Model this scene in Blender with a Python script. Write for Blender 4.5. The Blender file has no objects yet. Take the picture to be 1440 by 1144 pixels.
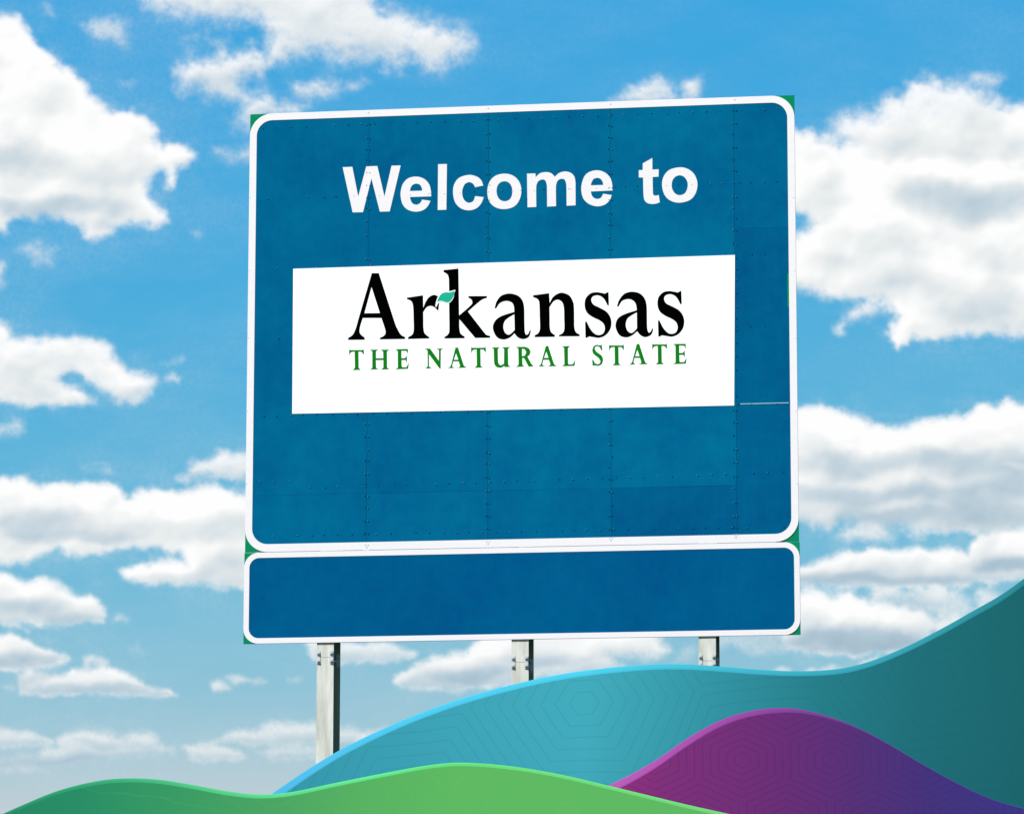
import bpy, math, random
import numpy as np
from mathutils import Vector, Matrix

random.seed(7)
rng = np.random.RandomState(11)
S = bpy.context.scene
C = S.collection

# ------------------------------------------------------------------ camera
FOCAL = 5972.0                      # long lens, in pixels of a 1440 px wide frame
EYE = Vector((0.0, 0.0, 1.6))
PITCH, ROLL = 0.1729, 0.0012
cam = bpy.data.cameras.new('camera')
cam.sensor_width = 36.0
cam.lens = 36.0 * FOCAL / 1440.0
cam.clip_start = 0.5
cam.clip_end = 80000
cam_o = bpy.data.objects.new('camera', cam)
C.objects.link(cam_o)
cp, sp = math.cos(PITCH), math.sin(PITCH)
R0 = Vector((1, 0, 0)); FW = Vector((0, cp, sp)); U0 = Vector((0, -sp, cp))
cr, sr = math.cos(ROLL), math.sin(ROLL)
RI = R0 * cr + U0 * sr; UP = -R0 * sr + U0 * cr
cam_o.matrix_world = Matrix(((RI.x, UP.x, -FW.x, EYE.x), (RI.y, UP.y, -FW.y, EYE.y), (RI.z, UP.z, -FW.z, EYE.z), (0, 0, 0, 1)))
S.camera = cam_o

# ------------------------------------------------------------------ sky, sun, exposure
SUN_AZ, SUN_EL = math.radians(212), math.radians(40)
world = bpy.data.worlds.new('World')
S.world = world
world.use_nodes = True
wt = world.node_tree
bg = wt.nodes['Background']
bg.inputs['Strength'].default_value = 0.10
sky = wt.nodes.new('ShaderNodeTexSky')
sky.sky_type = 'NISHITA'
sky.sun_disc = False
sky.sun_elevation = SUN_EL
sky.sun_rotation = SUN_AZ
sky.air_density = 1.0
sky.dust_density = 0.3
sky.ozone_density = 2.0
tc = wt.nodes.new('ShaderNodeTexCoord')
mp = wt.nodes.new('ShaderNodeMapping')
mp.vector_type = 'POINT'
mp.inputs['Scale'].default_value = (1, 1, 3.0)      # the haze band over the horizon is thin on this clear day
nrm = wt.nodes.new('ShaderNodeVectorMath'); nrm.operation = 'NORMALIZE'
wt.links.new(tc.outputs['Generated'], mp.inputs['Vector'])
wt.links.new(mp.outputs[0], nrm.inputs[0])
wt.links.new(nrm.outputs[0], sky.inputs['Vector'])
sep = wt.nodes.new('ShaderNodeSeparateColor')
comb = wt.nodes.new('ShaderNodeCombineColor')
wt.links.new(sky.outputs[0], sep.inputs[0])
SKY_GAIN = {'Red': (2.3, .73), 'Green': (.487, 3.24), 'Blue': (-.12, 8.25)}   # (power, gain)
for i, ch in enumerate(('Red', 'Green', 'Blue')):
    p, g = SKY_GAIN[ch]
    a = wt.nodes.new('ShaderNodeMath'); a.operation = 'POWER'; a.inputs[1].default_value = p
    b = wt.nodes.new('ShaderNodeMath'); b.operation = 'MULTIPLY'; b.inputs[1].default_value = g
    wt.links.new(sep.outputs[i], a.inputs[0]); wt.links.new(a.outputs[0], b.inputs[0])
    lim = wt.nodes.new('ShaderNodeMath'); lim.operation = 'MINIMUM'; lim.inputs[1].default_value = 7.5   # no colour cast round the sun
    wt.links.new(b.outputs[0], lim.inputs[0]); wt.links.new(lim.outputs[0], comb.inputs[i])
wt.links.new(comb.outputs[0], bg.inputs['Color'])

sun = bpy.data.lights.new('sun', 'SUN')
sun.energy = 4.3
sun.angle = math.radians(0.5)
sun.color = (1.0, 0.965, 0.93)
sun_o = bpy.data.objects.new('sun', sun)
C.objects.link(sun_o)
sd = Vector((math.sin(SUN_AZ) * math.cos(SUN_EL), math.cos(SUN_AZ) * math.cos(SUN_EL), math.sin(SUN_EL)))
sun_o.rotation_euler = sd.to_track_quat('Z', 'Y').to_euler()
sun_o.location = (-12, -20, 25)

S.view_settings.view_transform = 'Standard'
S.view_settings.look = 'None'
S.view_settings.gamma = 1.0
S.view_settings.exposure = 0.0
S.view_settings.use_curve_mapping = False
S.cycles.max_bounces = 5
S.cycles.transparent_max_bounces = 6

# ------------------------------------------------------------------ helpers
def ray(px, py):
    return RI * ((px - 720.0) / FOCAL) - UP * ((py - 572.0) / FOCAL) + FW

def tag(o, label=None, cat=None, group=None, kind=None):
    if label: o['label'] = label
    if cat: o['category'] = cat
    if group: o['group'] = group
    if kind: o['kind'] = kind
    return o

def link(name, me, mat=None, parent=None):
    o = bpy.data.objects.new(name, me)
    C.objects.link(o)
    if mat is not None:
        for m in (mat if isinstance(mat, (list, tuple)) else [mat]):
            me.materials.append(m)
    if parent is not None:
        o.parent = parent
    return o

def mesh(name, verts, faces):
    me = bpy.data.meshes.new(name)
    me.from_pydata([tuple(v) for v in verts], [], faces)
    me.validate()
    me.update()
    return me

class MB:
    def __init__(s): s.v = []; s.f = []; s.m = []
    def add(s, vs, fs, m=0):
        b = len(s.v); s.v += [tuple(v) for v in vs]; s.f += [tuple(i + b for i in f) for f in fs]; s.m += [m] * len(fs)
    def box(s, x0, x1, y0, y1, z0, z1, m=0, bev=0.0):
        if bev <= 0:
            s.add([(x0, y0, z0), (x1, y0, z0), (x1, y1, z0), (x0, y1, z0), (x0, y0, z1), (x1, y0, z1), (x1, y1, z1), (x0, y1, z1)],
                  [(0, 3, 2, 1), (4, 5, 6, 7), (0, 1, 5, 4), (1, 2, 6, 5), (2, 3, 7, 6), (3, 0, 4, 7)], m)
        else:   # front edges (y0 side) chamfered
            b = bev
            s.add([(x0, y0 + b, z0), (x1, y0 + b, z0), (x1, y1, z0), (x0, y1, z0), (x0, y0 + b, z1), (x1, y0 + b, z1), (x1, y1, z1), (x0, y1, z1),
                   (x0 + b, y0, z0 + b), (x1 - b, y0, z0 + b), (x1 - b, y0, z1 - b), (x0 + b, y0, z1 - b)],
                  [(0, 3, 2, 1), (4, 5, 6, 7), (1, 2, 6, 5), (2, 3, 7, 6), (3, 0, 4, 7),
                   (8, 9, 10, 11), (0, 1, 9, 8), (1, 5, 10, 9), (5, 4, 11, 10), (4, 0, 8, 11)], m)
    def prism(s, pts, y0, y1, m=0):
        """convex polygon pts (x,z), counter-clockwise seen from the front, extruded y0 (front) .. y1"""
        n = len(pts)
        vs = [(x, y0, z) for x, z in pts] + [(x, y1, z) for x, z in pts]
        fs = [tuple(range(n)), tuple(range(2 * n - 1, n - 1, -1))] + [(i, i + n, (i + 1) % n + n, (i + 1) % n) for i in range(n)]
        s.add(vs, fs, m)
    def dome(s, x, y, z, r, h, n=6, m=0):
        vs = [(x + r * math.cos(2 * math.pi * k / n), y, z + r * math.sin(2 * math.pi * k / n)) for k in range(n)]
        vs += [(x + .6 * r * math.cos(2 * math.pi * k / n), y - h * .8, z + .6 * r * math.sin(2 * math.pi * k / n)) for k in range(n)]
        fs = [(k, (k + 1) % n, (k + 1) % n + n, k + n) for k in range(n)] + [tuple(range(n, 2 * n))]
        s.add(vs, fs, m)
    def cyl(s, p, q, r, n=10, m=0):
        p = Vector(p); q = Vector(q); d = (q - p).normalized()
        a = d.orthogonal().normalized(); b = d.cross(a)
        vs = [p + (a * math.cos(2 * math.pi * k / n) + b * math.sin(2 * math.pi * k / n)) * r for k in range(n)]
        vs += [q + (a * math.cos(2 * math.pi * k / n) + b * math.sin(2 * math.pi * k / n)) * r for k in range(n)]
        fs = [(k, (k + 1) % n, (k + 1) % n + n, k + n) for k in range(n)] + [tuple(range(n, 2 * n)), tuple(range(n - 1, -1, -1))]
        s.add(vs, fs, m)
    def build(s, name, mat, parent=None):
        me = mesh(name, s.v, s.f)
        o = link(name, me, mat, parent)
        if len(me.polygons) == len(s.m):
            me.polygons.foreach_set('material_index', s.m)
        return o

# ---- node helpers
class NT:
    def __init__(s, name):
        s.mat = bpy.data.materials.new(name); s.mat.use_nodes = True
        s.t = s.mat.node_tree; s.b = s.t.nodes.get('Principled BSDF')
    def n(s, typ, **kw):
        x = s.t.nodes.new(typ)
        for k, v in kw.items(): setattr(x, k, v)
        return x
    def put(s, sock, v):
        if isinstance(v, bpy.types.NodeSocket): s.t.links.new(v, sock)
        else: sock.default_value = v
    def m(s, op, *a, clamp=False):
        x = s.n('ShaderNodeMath', operation=op, use_clamp=clamp)
        for i, v in enumerate(a): s.put(x.inputs[i], v)
        return x.outputs[0]
    def vm(s, op, *a, out=0):
        x = s.n('ShaderNodeVectorMath', operation=op)
        for i, v in enumerate(a): s.put(x.inputs[i], v)
        return x.outputs[out]
    def noise(s, vec, scale, detail=3.0, rough=0.5, col=False):
        x = s.n('ShaderNodeTexNoise'); s.put(x.inputs['Vector'], vec)
        x.inputs['Scale'].default_value = scale; x.inputs['Detail'].default_value = detail; x.inputs['Roughness'].default_value = rough
        return x.outputs['Color' if col else 0]
    def mix(s, f, a, b, blend='MIX'):
        x = s.n('ShaderNodeMix', data_type='RGBA', blend_type=blend)
        s.put(x.inputs[0], f); s.put(x.inputs[6], a); s.put(x.inputs[7], b)
        return x.outputs[2]
    def rng(s, v, a, b, c=0.0, d=1.0, smooth=False):
        x = s.n('ShaderNodeMapRange'); x.interpolation_type = 'SMOOTHSTEP' if smooth else 'LINEAR'
        s.put(x.inputs[0], v); x.inputs[1].default_value = a; x.inputs[2].default_value = b
        x.inputs[3].default_value = c; x.inputs[4].default_value = d
        return x.outputs[0]
    def ramp(s, v, stops):
        x = s.n('ShaderNodeValToRGB'); s.put(x.inputs[0], v)
        e = x.color_ramp.elements
        while len(e) < len(stops): e.new(0.5)
        for el, (p, c) in zip(e, stops):
            el.position = p; el.color = (*c, 1)
        return x.outputs[0]
    def obj(s): return s.n('ShaderNodeTexCoord').outputs['Object']
    def base(s, v): s.put(s.b.inputs['Base Color'], v)
    def set(s, rough=.5, metal=0.0, spec=.5):
        s.b.inputs['Roughness'].default_value = rough; s.b.inputs['Metallic'].default_value = metal
        s.b.inputs['Specular IOR Level'].default_value = spec
    def bump(s, h, strength=.2, dist=.002):
        x = s.n('ShaderNodeBump'); x.inputs['Strength'].default_value = strength; x.inputs['Distance'].default_value = dist
        s.put(x.inputs['Height'], h); s.t.links.new(x.outputs[0], s.b.inputs['Normal'])

def lin(r, g, b):
    f = lambda c: (c / 255 / 12.92) if c / 255 <= .04045 else ((c / 255 + .055) / 1.055) ** 2.4
    return (f(r), f(g), f(b))
KL = (1.1, 1.22, 1.33)                      # what a surface facing the sun is lit by: picture value = base colour * KL
def base(r, g, b): return tuple(min(.92, c / k_) for c, k_ in zip(lin(r, g, b), KL))
def c4(c): return (*c, 1.0)

# ------------------------------------------------------------------ the sign's own frame
YAW = -0.1497
SIGN_W = 3.993
SIGN_C = Vector((0.0535, 30.0, 5.5144 + 1.6))
EX = Vector((math.cos(YAW), math.sin(YAW), 0.0)); EN = Vector((math.sin(YAW), -math.cos(YAW), 0.0))   # EN points to the viewer
def on(px, py):
    """photo point on the sign face, as metres right of and above the sign's centre"""
    d = ray(px, py)
    t = (SIGN_C - EYE).dot(EN) / d.dot(EN)
    p = EYE + d * t - SIGN_C
    return (p.dot(EX), p.z)
PXM = 3.993 / 770.0

# ------------------------------------------------------------------ ground
g = NT('dry_grass'); gp = g.obj()
g.base(g.mix(g.noise(gp, .35, 6, .6), c4((.035, .06, .015)), c4((.09, .10, .035)))); g.set(.9)
g.bump(g.noise(gp, 9, 5, .7), .6, .03)
vs, fs = [], []
rad = [0, 8, 20, 40, 80, 160, 400, 1000, 3000, 9000, 30000]
vs.append((0, 0, 0)); NR = 48
for r in rad[1:]:
    for k in range(NR):
        a = 2 * math.pi * k / NR
        vs.append((r * math.cos(a), r * math.sin(a), 0.0 if r < 60 else math.sin(a * 5 + r) * .2))
for k in range(NR): fs.append((0, 1 + k, 1 + (k + 1) % NR))
for j in range(len(rad) - 2):
    for k in range(NR):
        a, b = 1 + j * NR + k, 1 + j * NR + (k + 1) % NR
        fs.append((a, a + NR, b + NR, b))
ground = link('ground', mesh('ground', vs, fs), g.mat); tag(ground, kind='structure')

# ------------------------------------------------------------------ clouds on the sky backdrop
def perlin(x, y, seed):
    r = np.random.RandomState(seed)
    perm = r.permutation(512).astype(np.int64)
    ang = r.rand(512) * 2 * np.pi
    gx, gy = np.cos(ang), np.sin(ang)
    xi, yi = np.floor(x).astype(np.int64), np.floor(y).astype(np.int64)
    xf, yf = x - xi, y - yi
    u = xf * xf * xf * (xf * (xf * 6 - 15) + 10); v = yf * yf * yf * (yf * (yf * 6 - 15) + 10)
    def gr(ix, iy, dx, dy):
        h = perm[(perm[ix & 511] + iy) & 511]
        return gx[h] * dx + gy[h] * dy
    n00 = gr(xi, yi, xf, yf); n10 = gr(xi + 1, yi, xf - 1, yf)
    n01 = gr(xi, yi + 1, xf, yf - 1); n11 = gr(xi + 1, yi + 1, xf - 1, yf - 1)
    a = n00 + u * (n10 - n00); b = n01 + u * (n11 - n01)
    return (a + v * (b - a)) * 1.5

def fbm(x, y, wl, octs, seed, gain=.5, mode=0):
    s = 0; a = 1.0; t = 0
    for o in range(octs):
        n = perlin(x / wl + 17.3 * o, y / wl + 9.1 * o, seed + o)
        if mode == 1: n = 1 - 2 * np.abs(n)**.8            # puffs with sharp creases, crease = low
        if mode == 2: n = 2 * np.abs(n) ** .8 - 1 + .35
        s = s + a * n; t += a; a *= gain; wl *= .5
    return s / t

def axis(lo, hi, step, far_lo, far_hi):
    inner = list(np.arange(lo, hi + .1, step))
    a = []; x = lo; d = step
    while x > far_lo: d = min(d * 1.06, 17); x -= d; a.append(x)
    b = []; x = inner[-1]; d = step
    while x < far_hi: d = min(d * 1.06, 17); x += d; b.append(x)
    return np.array(a[::-1] + inner + b)

CX = axis(-30, 1470, 1.8, -2600, 4000)
CY = axis(-30, 1150, 1.8, -3000, 1500)
GX, GY = np.meshgrid(CX, CY)

# outline, dict(op opacity, ed feather, wa warp, wh white level, gb grey of the underside, wi wispiness)
CL = [
 ([(-80,5),(0,19),(13,20),(28,27),(41,47),(53,64),(68,74),(80,88),(94,99),(107,110),(121,121),(124,132),(138,142),(151,154),(170,157),(186,157),(205,167),(220,183),(214,195),(230,209),(239,200),(258,205),(274,222),(264,227),(249,236),(245,264),(236,261),(234,239),(220,239),(206,252),(209,274),(223,296),(236,310),(217,315),(186,311),(164,318),(145,334),(120,333),(115,318),(97,307),(57,302),(19,307),(6,324),(0,327),(-80,330)], dict(ed=9, wa=7, wh=1.03)),
 ([(180,-30),(200,5),(259,24),(315,26),(332,28),(363,30),(374,52),(380,80),(408,83),(443,75),(471,82),(533,80),(547,90),(565,94),(582,83),(606,99),(634,87),(662,76),(669,61),(651,42),(624,40),(603,30),(575,23),(547,17),(530,3),(540,-40)], dict(ed=20, wa=10, wh=.93, op=.93, wi=.5)),
 ([(245,101),(266,82),(294,82),(318,75),(346,68),(370,75),(387,90),(374,101),(339,115),(332,121),(353,128),(380,130),(391,142),(425,153),(425,162),(387,166),(352,180),(335,177),(339,153),(335,139),(311,139),(290,135),(273,127),(252,130)], dict(ed=17, wa=8, wh=.90, op=.92, wi=.6)),
 ([(410,122),(429,114),(464,112),(485,119),(512,110),(495,126),(464,135),(436,141),(413,136)], dict(ed=11, wa=7, wh=.87, op=.8, wi=.7)),
 ([(300,212),(322,207),(349,205),(365,205),(365,228),(349,226),(315,231)], dict(ed=12, wa=8, wh=.86, op=.6, wi=.8)),
 ([(113,35),(132,26),(157,26),(184,31),(178,47),(175,65),(160,58),(136,54)], dict(ed=14, wa=9, wh=.84, op=.66, wi=.8)),
 ([(245,50),(275,43),(318,58),(314,68),(260,64)], dict(ed=14, wa=9, wh=.82, op=.4, wi=.9)),
 ([(60,4),(72,6),(74,22),(64,18)], dict(ed=10, wa=6, wh=.82, op=.35, wi=.9)),
 ([(165,114),(186,116),(184,126),(168,122)], dict(ed=8, wa=5, wh=.82, op=.3, wi=.9)),
 ([(856,140),(868,130),(888,123),(905,115),(926,110),(947,121),(956,140),(958,126),(964,112),(980,108),(986,126),(988,150),(850,150)], dict(ed=9, wa=6, wh=.9, op=.85, wi=.7)),
 ([(1105,186),(1138,184),(1158,195),(1181,207),(1212,195),(1240,178),(1268,168),(1281,172),(1310,162),(1340,168),(1392,160),(1440,150),(1520,150),(1520,475),(1440,472),(1408,467),(1385,465),(1350,468),(1315,476),(1285,474),(1262,486),(1250,467),(1262,442),(1250,424),(1227,420),(1165,418),(1138,407),(1119,399),(1100,399),(1100,330),(1119,330),(1126,322),(1140,318),(1136,300),(1119,296),(1100,292)], dict(ed=11, wa=9, wh=1.03)),
 ([(1165,190),(1185,160),(1227,154),(1246,140),(1273,132),(1281,116),(1300,111),(1327,116),(1354,115),(1377,120),(1392,136),(1415,142),(1440,145),(1520,140),(1520,240),(1212,230),(1180,205)], dict(ed=18, wa=9, wh=.95, op=.93, wi=.35)),
 ([(1170,465),(1185,450),(1208,430),(1235,420),(1250,432),(1230,446),(1205,448),(1185,468)], dict(ed=11, wa=7, wh=.95, op=.85, wi=.5)),
 ([(1371,107),(1385,104),(1412,112),(1400,123),(1383,118)], dict(ed=8, wa=6, wh=.9, op=.75, wi=.6)),
 ([(1400,98),(1412,104),(1408,112),(1398,108)], dict(ed=8, wa=5, wh=.9, op=.3, wi=.6)),
 ([(1100,572),(1123,570),(1142,573),(1162,572),(1188,578),(1208,582),(1227,596),(1254,600),(1281,592),(1323,588),(1365,582),(1374,568),(1388,566),(1404,572),(1413,560),(1440,568),(1520,560),(1520,742),(1440,740),(1392,748),(1331,747),(1285,742),(1254,738),(1215,732),(1180,728),(1165,741),(1142,737),(1100,724)], dict(ed=8, wa=7, wh=1.0)),
 ([(1178,754),(1190,742),(1204,736),(1227,730),(1262,747),(1262,757),(1254,763),(1227,759),(1200,759)], dict(ed=9, wa=6, wh=.93, op=.85, wi=.4)),
 ([(1268,745),(1290,742),(1300,754),(1275,756)], dict(ed=8, wa=5, wh=.9, op=.6, wi=.4)),
 ([(1100,797),(1123,797),(1150,788),(1188,777),(1223,771),(1273,773),(1331,771),(1360,778),(1366,762),(1392,747),(1440,740),(1520,735),(1520,812),(1440,812),(1408,816),(1331,823),(1254,825),(1177,823),(1100,816)], dict(ed=7, wa=6, wh=.96, gb=.45)),
 ([(1225,826),(1238,826),(1252,822),(1273,824),(1331,827),(1362,838),(1372,858),(1345,866),(1310,864),(1260,850),(1228,846)], dict(ed=9, wa=6, wh=.92, op=.85, wi=.35)),
 ([(1375,826),(1400,830),(1420,845),(1380,862),(1366,845)], dict(ed=9, wa=6, wh=.92, op=.7, wi=.35)),
 ([(1100,832),(1138,828),(1169,835),(1196,832),(1227,846),(1273,850),(1308,866),(1322,882),(1290,908),(1215,922),(1138,917),(1100,905)], dict(ed=8, wa=6, wh=.98, gb=.5)),
 ([(1315,876),(1325,864),(1355,864),(1355,900),(1320,895)], dict(ed=8, wa=5, wh=.92, op=.85)),
 ([(1125,945),(1140,940),(1170,937),(1178,942),(1200,945),(1215,930),(1235,922),(1230,960),(1125,960)], dict(ed=6, wa=5, wh=.9, op=.7)),
 ([(-60,440),(0,451),(12,462),(17,474),(40,477),(55,475),(84,471),(109,473),(138,479),(159,490),(168,504),(180,521),(201,527),(219,534),(216,554),(193,561),(168,565),(155,554),(130,540),(112,528),(98,520),(84,530),(92,540),(118,548),(134,566),(113,571),(42,569),(0,561),(-60,560)], dict(ed=9, wa=7, wh=.98, wi=.15)),
 ([(229,532),(240,524),(253,529),(250,535),(236,535)], dict(ed=6, wa=5, wh=.9, op=.6, wi=.6)),
 ([(228,512),(256,500),(258,504),(236,516)], dict(ed=6, wa=5, wh=.9, op=.3, wi=.6)),
 ([(-40,596),(0,598),(29,590),(30,603),(14,611),(-40,612)], dict(ed=10, wa=6, wh=.9, op=.65, wi=.5)),
 ([(-40,375),(4,372),(6,400),(-40,404)], dict(ed=10, wa=6, wh=.93, op=.8, wi=.5)),
 ([(32,348),(50,344),(76,352),(68,372),(48,368)], dict(ed=12, wa=7, wh=.88, op=.6, wi=.7)),
 ([(268,326),(282,322),(288,332),(276,338)], dict(ed=9, wa=5, wh=.88, op=.3, wi=.7)),
 ([(112,654),(152,654),(160,664),(120,662)], dict(ed=7, wa=5, wh=.88, op=.3, wi=.7)),
 ([(250,674),(266,660),(273,648),(294,646),(310,635),(336,635),(375,645),(375,672),(348,671),(294,669),(262,677)], dict(ed=9, wa=6, wh=.93, op=.9, wi=.2, gb=.3)),
 ([(-60,672),(0,673),(34,674),(55,683),(84,680),(110,678),(138,679),(164,681),(172,688),(180,699),(201,688),(227,688),(252,693),(273,684),(290,681),(310,683),(336,694),(370,700),(370,822),(319,826),(294,820),(210,820),(176,811),(167,801),(210,793),(235,787),(262,790),(252,777),(231,772),(218,766),(185,771),(159,773),(113,782),(80,770),(63,776),(42,790),(-60,792)], dict(ed=8, wa=7, wh=1.0)),
 ([(-60,800),(0,805),(25,812),(34,818),(63,813),(80,818),(92,827),(108,838),(126,838),(140,848),(146,860),(143,873),(84,877),(25,874),(38,887),(0,874),(-60,872)], dict(ed=7, wa=6, wh=.98, gb=.45)),
 ([(160,872),(168,862),(180,866),(178,873)], dict(ed=7, wa=5, wh=.9, op=.6, wi=.4)),
 ([(-60,890),(0,895),(16,892),(42,900),(57,913),(89,918),(97,926),(80,936),(32,941),(-60,938)], dict(ed=7, wa=5, wh=.95, gb=.5)),
 ([(116,924),(131,922),(150,930),(144,937),(122,935)], dict(ed=7, wa=5, wh=.88, op=.75)),
 ([(28,948),(42,942),(60,946),(80,948),(96,944),(99,940),(128,941),(160,939),(179,947),(192,957),(208,964),(236,969),(248,976),(204,979),(160,974),(96,975),(64,978),(27,976)], dict(ed=6, wa=5, wh=.93, gb=.5)),
 ([(180,912),(190,906),(206,916),(184,918)], dict(ed=7, wa=5, wh=.88, op=.35, wi=.6)),
 ([(297,959),(310,957),(325,968),(300,969)], dict(ed=5, wa=4, wh=.9, op=.85)),
 ([(317,953),(335,949),(350,957),(329,961)], dict(ed=5, wa=4, wh=.88, op=.75)),
 ([(352,957),(366,952),(374,959),(358,961)], dict(ed=5, wa=4, wh=.86, op=.5)),
 ([(405,955),(422,951),(426,957),(410,959)], dict(ed=5, wa=4, wh=.86, op=.4)),
 ([(5,962),(22,962),(24,972),(8,970)], dict(ed=6, wa=4, wh=.86, op=.4)),
 ([(-60,1020),(0,1024),(26,1027),(42,1028),(58,1037),(74,1043),(64,1048),(0,1049),(-60,1048)], dict(ed=6, wa=5, wh=.9, op=.9, gb=.35)),
 ([(79,1041),(93,1031),(112,1025),(144,1027),(166,1034),(192,1028),(222,1037),(226,1044),(242,1048),(241,1057),(200,1062),(128,1068),(80,1078),(-60,1086),(-60,1066),(10,1064),(46,1063),(62,1053),(83,1050)], dict(ed=9, wa=5, wh=.87, op=.85, gb=.4)),
 ([(258,1050),(276,1045),(307,1046),(332,1053),(348,1065),(307,1070),(270,1067)], dict(ed=7, wa=5, wh=.88, op=.85, gb=.3)),
 ([(302,1041),(322,1031),(361,1024),(383,1015),(441,1017),(500,1024),(520,1040),(441,1044),(351,1047),(330,1042)], dict(ed=7, wa=5, wh=.9, op=.85, gb=.3)),
 ([(358,1058),(383,1048),(438,1046),(470,1050),(462,1064),(383,1068)], dict(ed=8, wa=5, wh=.87, op=.7, gb=.3)),
 ([(500,1036),(518,1026),(545,1022),(540,1050),(500,1050)], dict(ed=6, wa=4, wh=.88, op=.6)),
 ([(470,880),(480,903),(540,903),(560,910),(570,914),(588,917),(577,925),(537,930),(510,928),(478,934),(440,925),(430,905),(440,880)], dict(ed=8, wa=5, wh=.92, op=.85, gb=.3)),
 ([(555,957),(567,945),(586,933),(620,923),(640,918),(659,915),(673,903),(700,880),(920,880),(930,905),(943,915),(926,925),(853,921),(868,930),(878,938),(839,945),(751,950),(717,964),(634,969),(561,967)], dict(ed=8, wa=6, wh=.96, gb=.45)),
 ([(948,930),(962,908),(980,900),(985,915),(965,932)], dict(ed=10, wa=6, wh=.85, op=.35, wi=.6)),
 ([(1008,906),(1009,890),(1150,880),(1145,908),(1072,916)], dict(ed=10, wa=6, wh=.85, op=.5, wi=.2)),
 ([(1085,944),(1097,938),(1112,942),(1110,950)], dict(ed=5, wa=3, wh=.88, op=.7)),
]
# shaded undersides and hollows of the thick clouds: x, y, rx, ry, depth
DK = [(10,222,75,22,.62),(110,245,70,20,.28),(60,290,110,13,.6),(150,292,60,22,.35),(140,322,30,10,.3),(0,170,50,30,.08),
      (1369,284,95,27,.85),(1300,262,60,18,.3),(1235,338,60,20,.34),(1292,402,70,20,.3),(1400,436,90,26,.42),(1180,372,60,14,.22),(1420,360,50,20,.15),(1160,250,40,14,.12),
      (1300,650,170,16,.6),(1400,655,120,24,.65),(1180,655,90,20,.5),(1330,696,240,16,.75),(1300,725,200,20,.85),(1440,690,110,50,.45),(1150,700,70,20,.35),
      (1420,789,60,9,.8),(1230,812,140,8,.4),(1180,898,110,16,.75),(1270,905,60,10,.5),(1290,845,50,12,.3),
      (42,733,75,17,.7),(105,753,100,10,.55),(30,700,60,14,.2),(294,742,65,18,.42),(325,800,55,22,.4),(240,812,60,8,.2),(205,730,40,16,.2),(150,745,60,14,.25),
      (60,548,60,14,.2),(180,545,30,10,.2),(40,852,70,12,.4),(100,868,50,7,.35),(50,925,60,8,.35),(45,955,50,7,.5),(130,968,70,6,.35),
      (660,945,70,10,.5),(760,928,90,8,.3),(60,1070,140,9,.35),(150,1046,70,7,.3),
      (340,45,60,14,.15),(500,72,60,12,.2),(300,118,40,12,.15)]
# bright streaks between the shaded layers
BR = [(1242,674,50,12,.6),(1270,711,60,8,.5),(1150,716,34,12,.5),(1408,699,80,8,.3),(1440,655,30,4,.3),(20,268,85,8,.5),(215,300,30,30,.3),(150,180,70,30,.2)]
HOLES = [(1122,312,15,14,.95),(97,531,20,9,.9),(118,544,14,8,.7)]

def poly_sd(x, y, P):
    P = np.array(P, float); Q = np.roll(P, -1, 0)
    best = np.full(x.shape, 1e9); inside = np.zeros(x.shape, bool)
    for (ax, ay), (bx, by) in zip(P, Q):
        ex, ey = bx - ax, by - ay
        t = np.clip(((x - ax) * ex + (y - ay) * ey) / (ex * ex + ey * ey + 1e-9), 0, 1)
        d = (x - ax - t * ex) ** 2 + (y - ay - t * ey) ** 2
        np.minimum(best, d, out=best)
        c = (ay > y) != (by > y)
        if ey != 0: inside ^= c & (x < (y - ay) / ey * ex + ax)
    best = np.sqrt(best)
    return np.where(inside, best, -best)
def sm(t): t = np.clip(t, 0, 1); return t * t * (3 - 2 * t)

ALPHA = np.zeros_like(GX); LIGHT = np.ones_like(GX); HGT = np.zeros_like(GX)
iy0, iy1 = np.searchsorted(CY, -75), np.searchsorted(CY, 1165)
ix0, ix1 = np.searchsorted(CX, -85), np.searchsorted(CX, 1520)
FX, FY = GX[iy0:iy1, ix0:ix1], GY[iy0:iy1, ix0:ix1]
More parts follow.
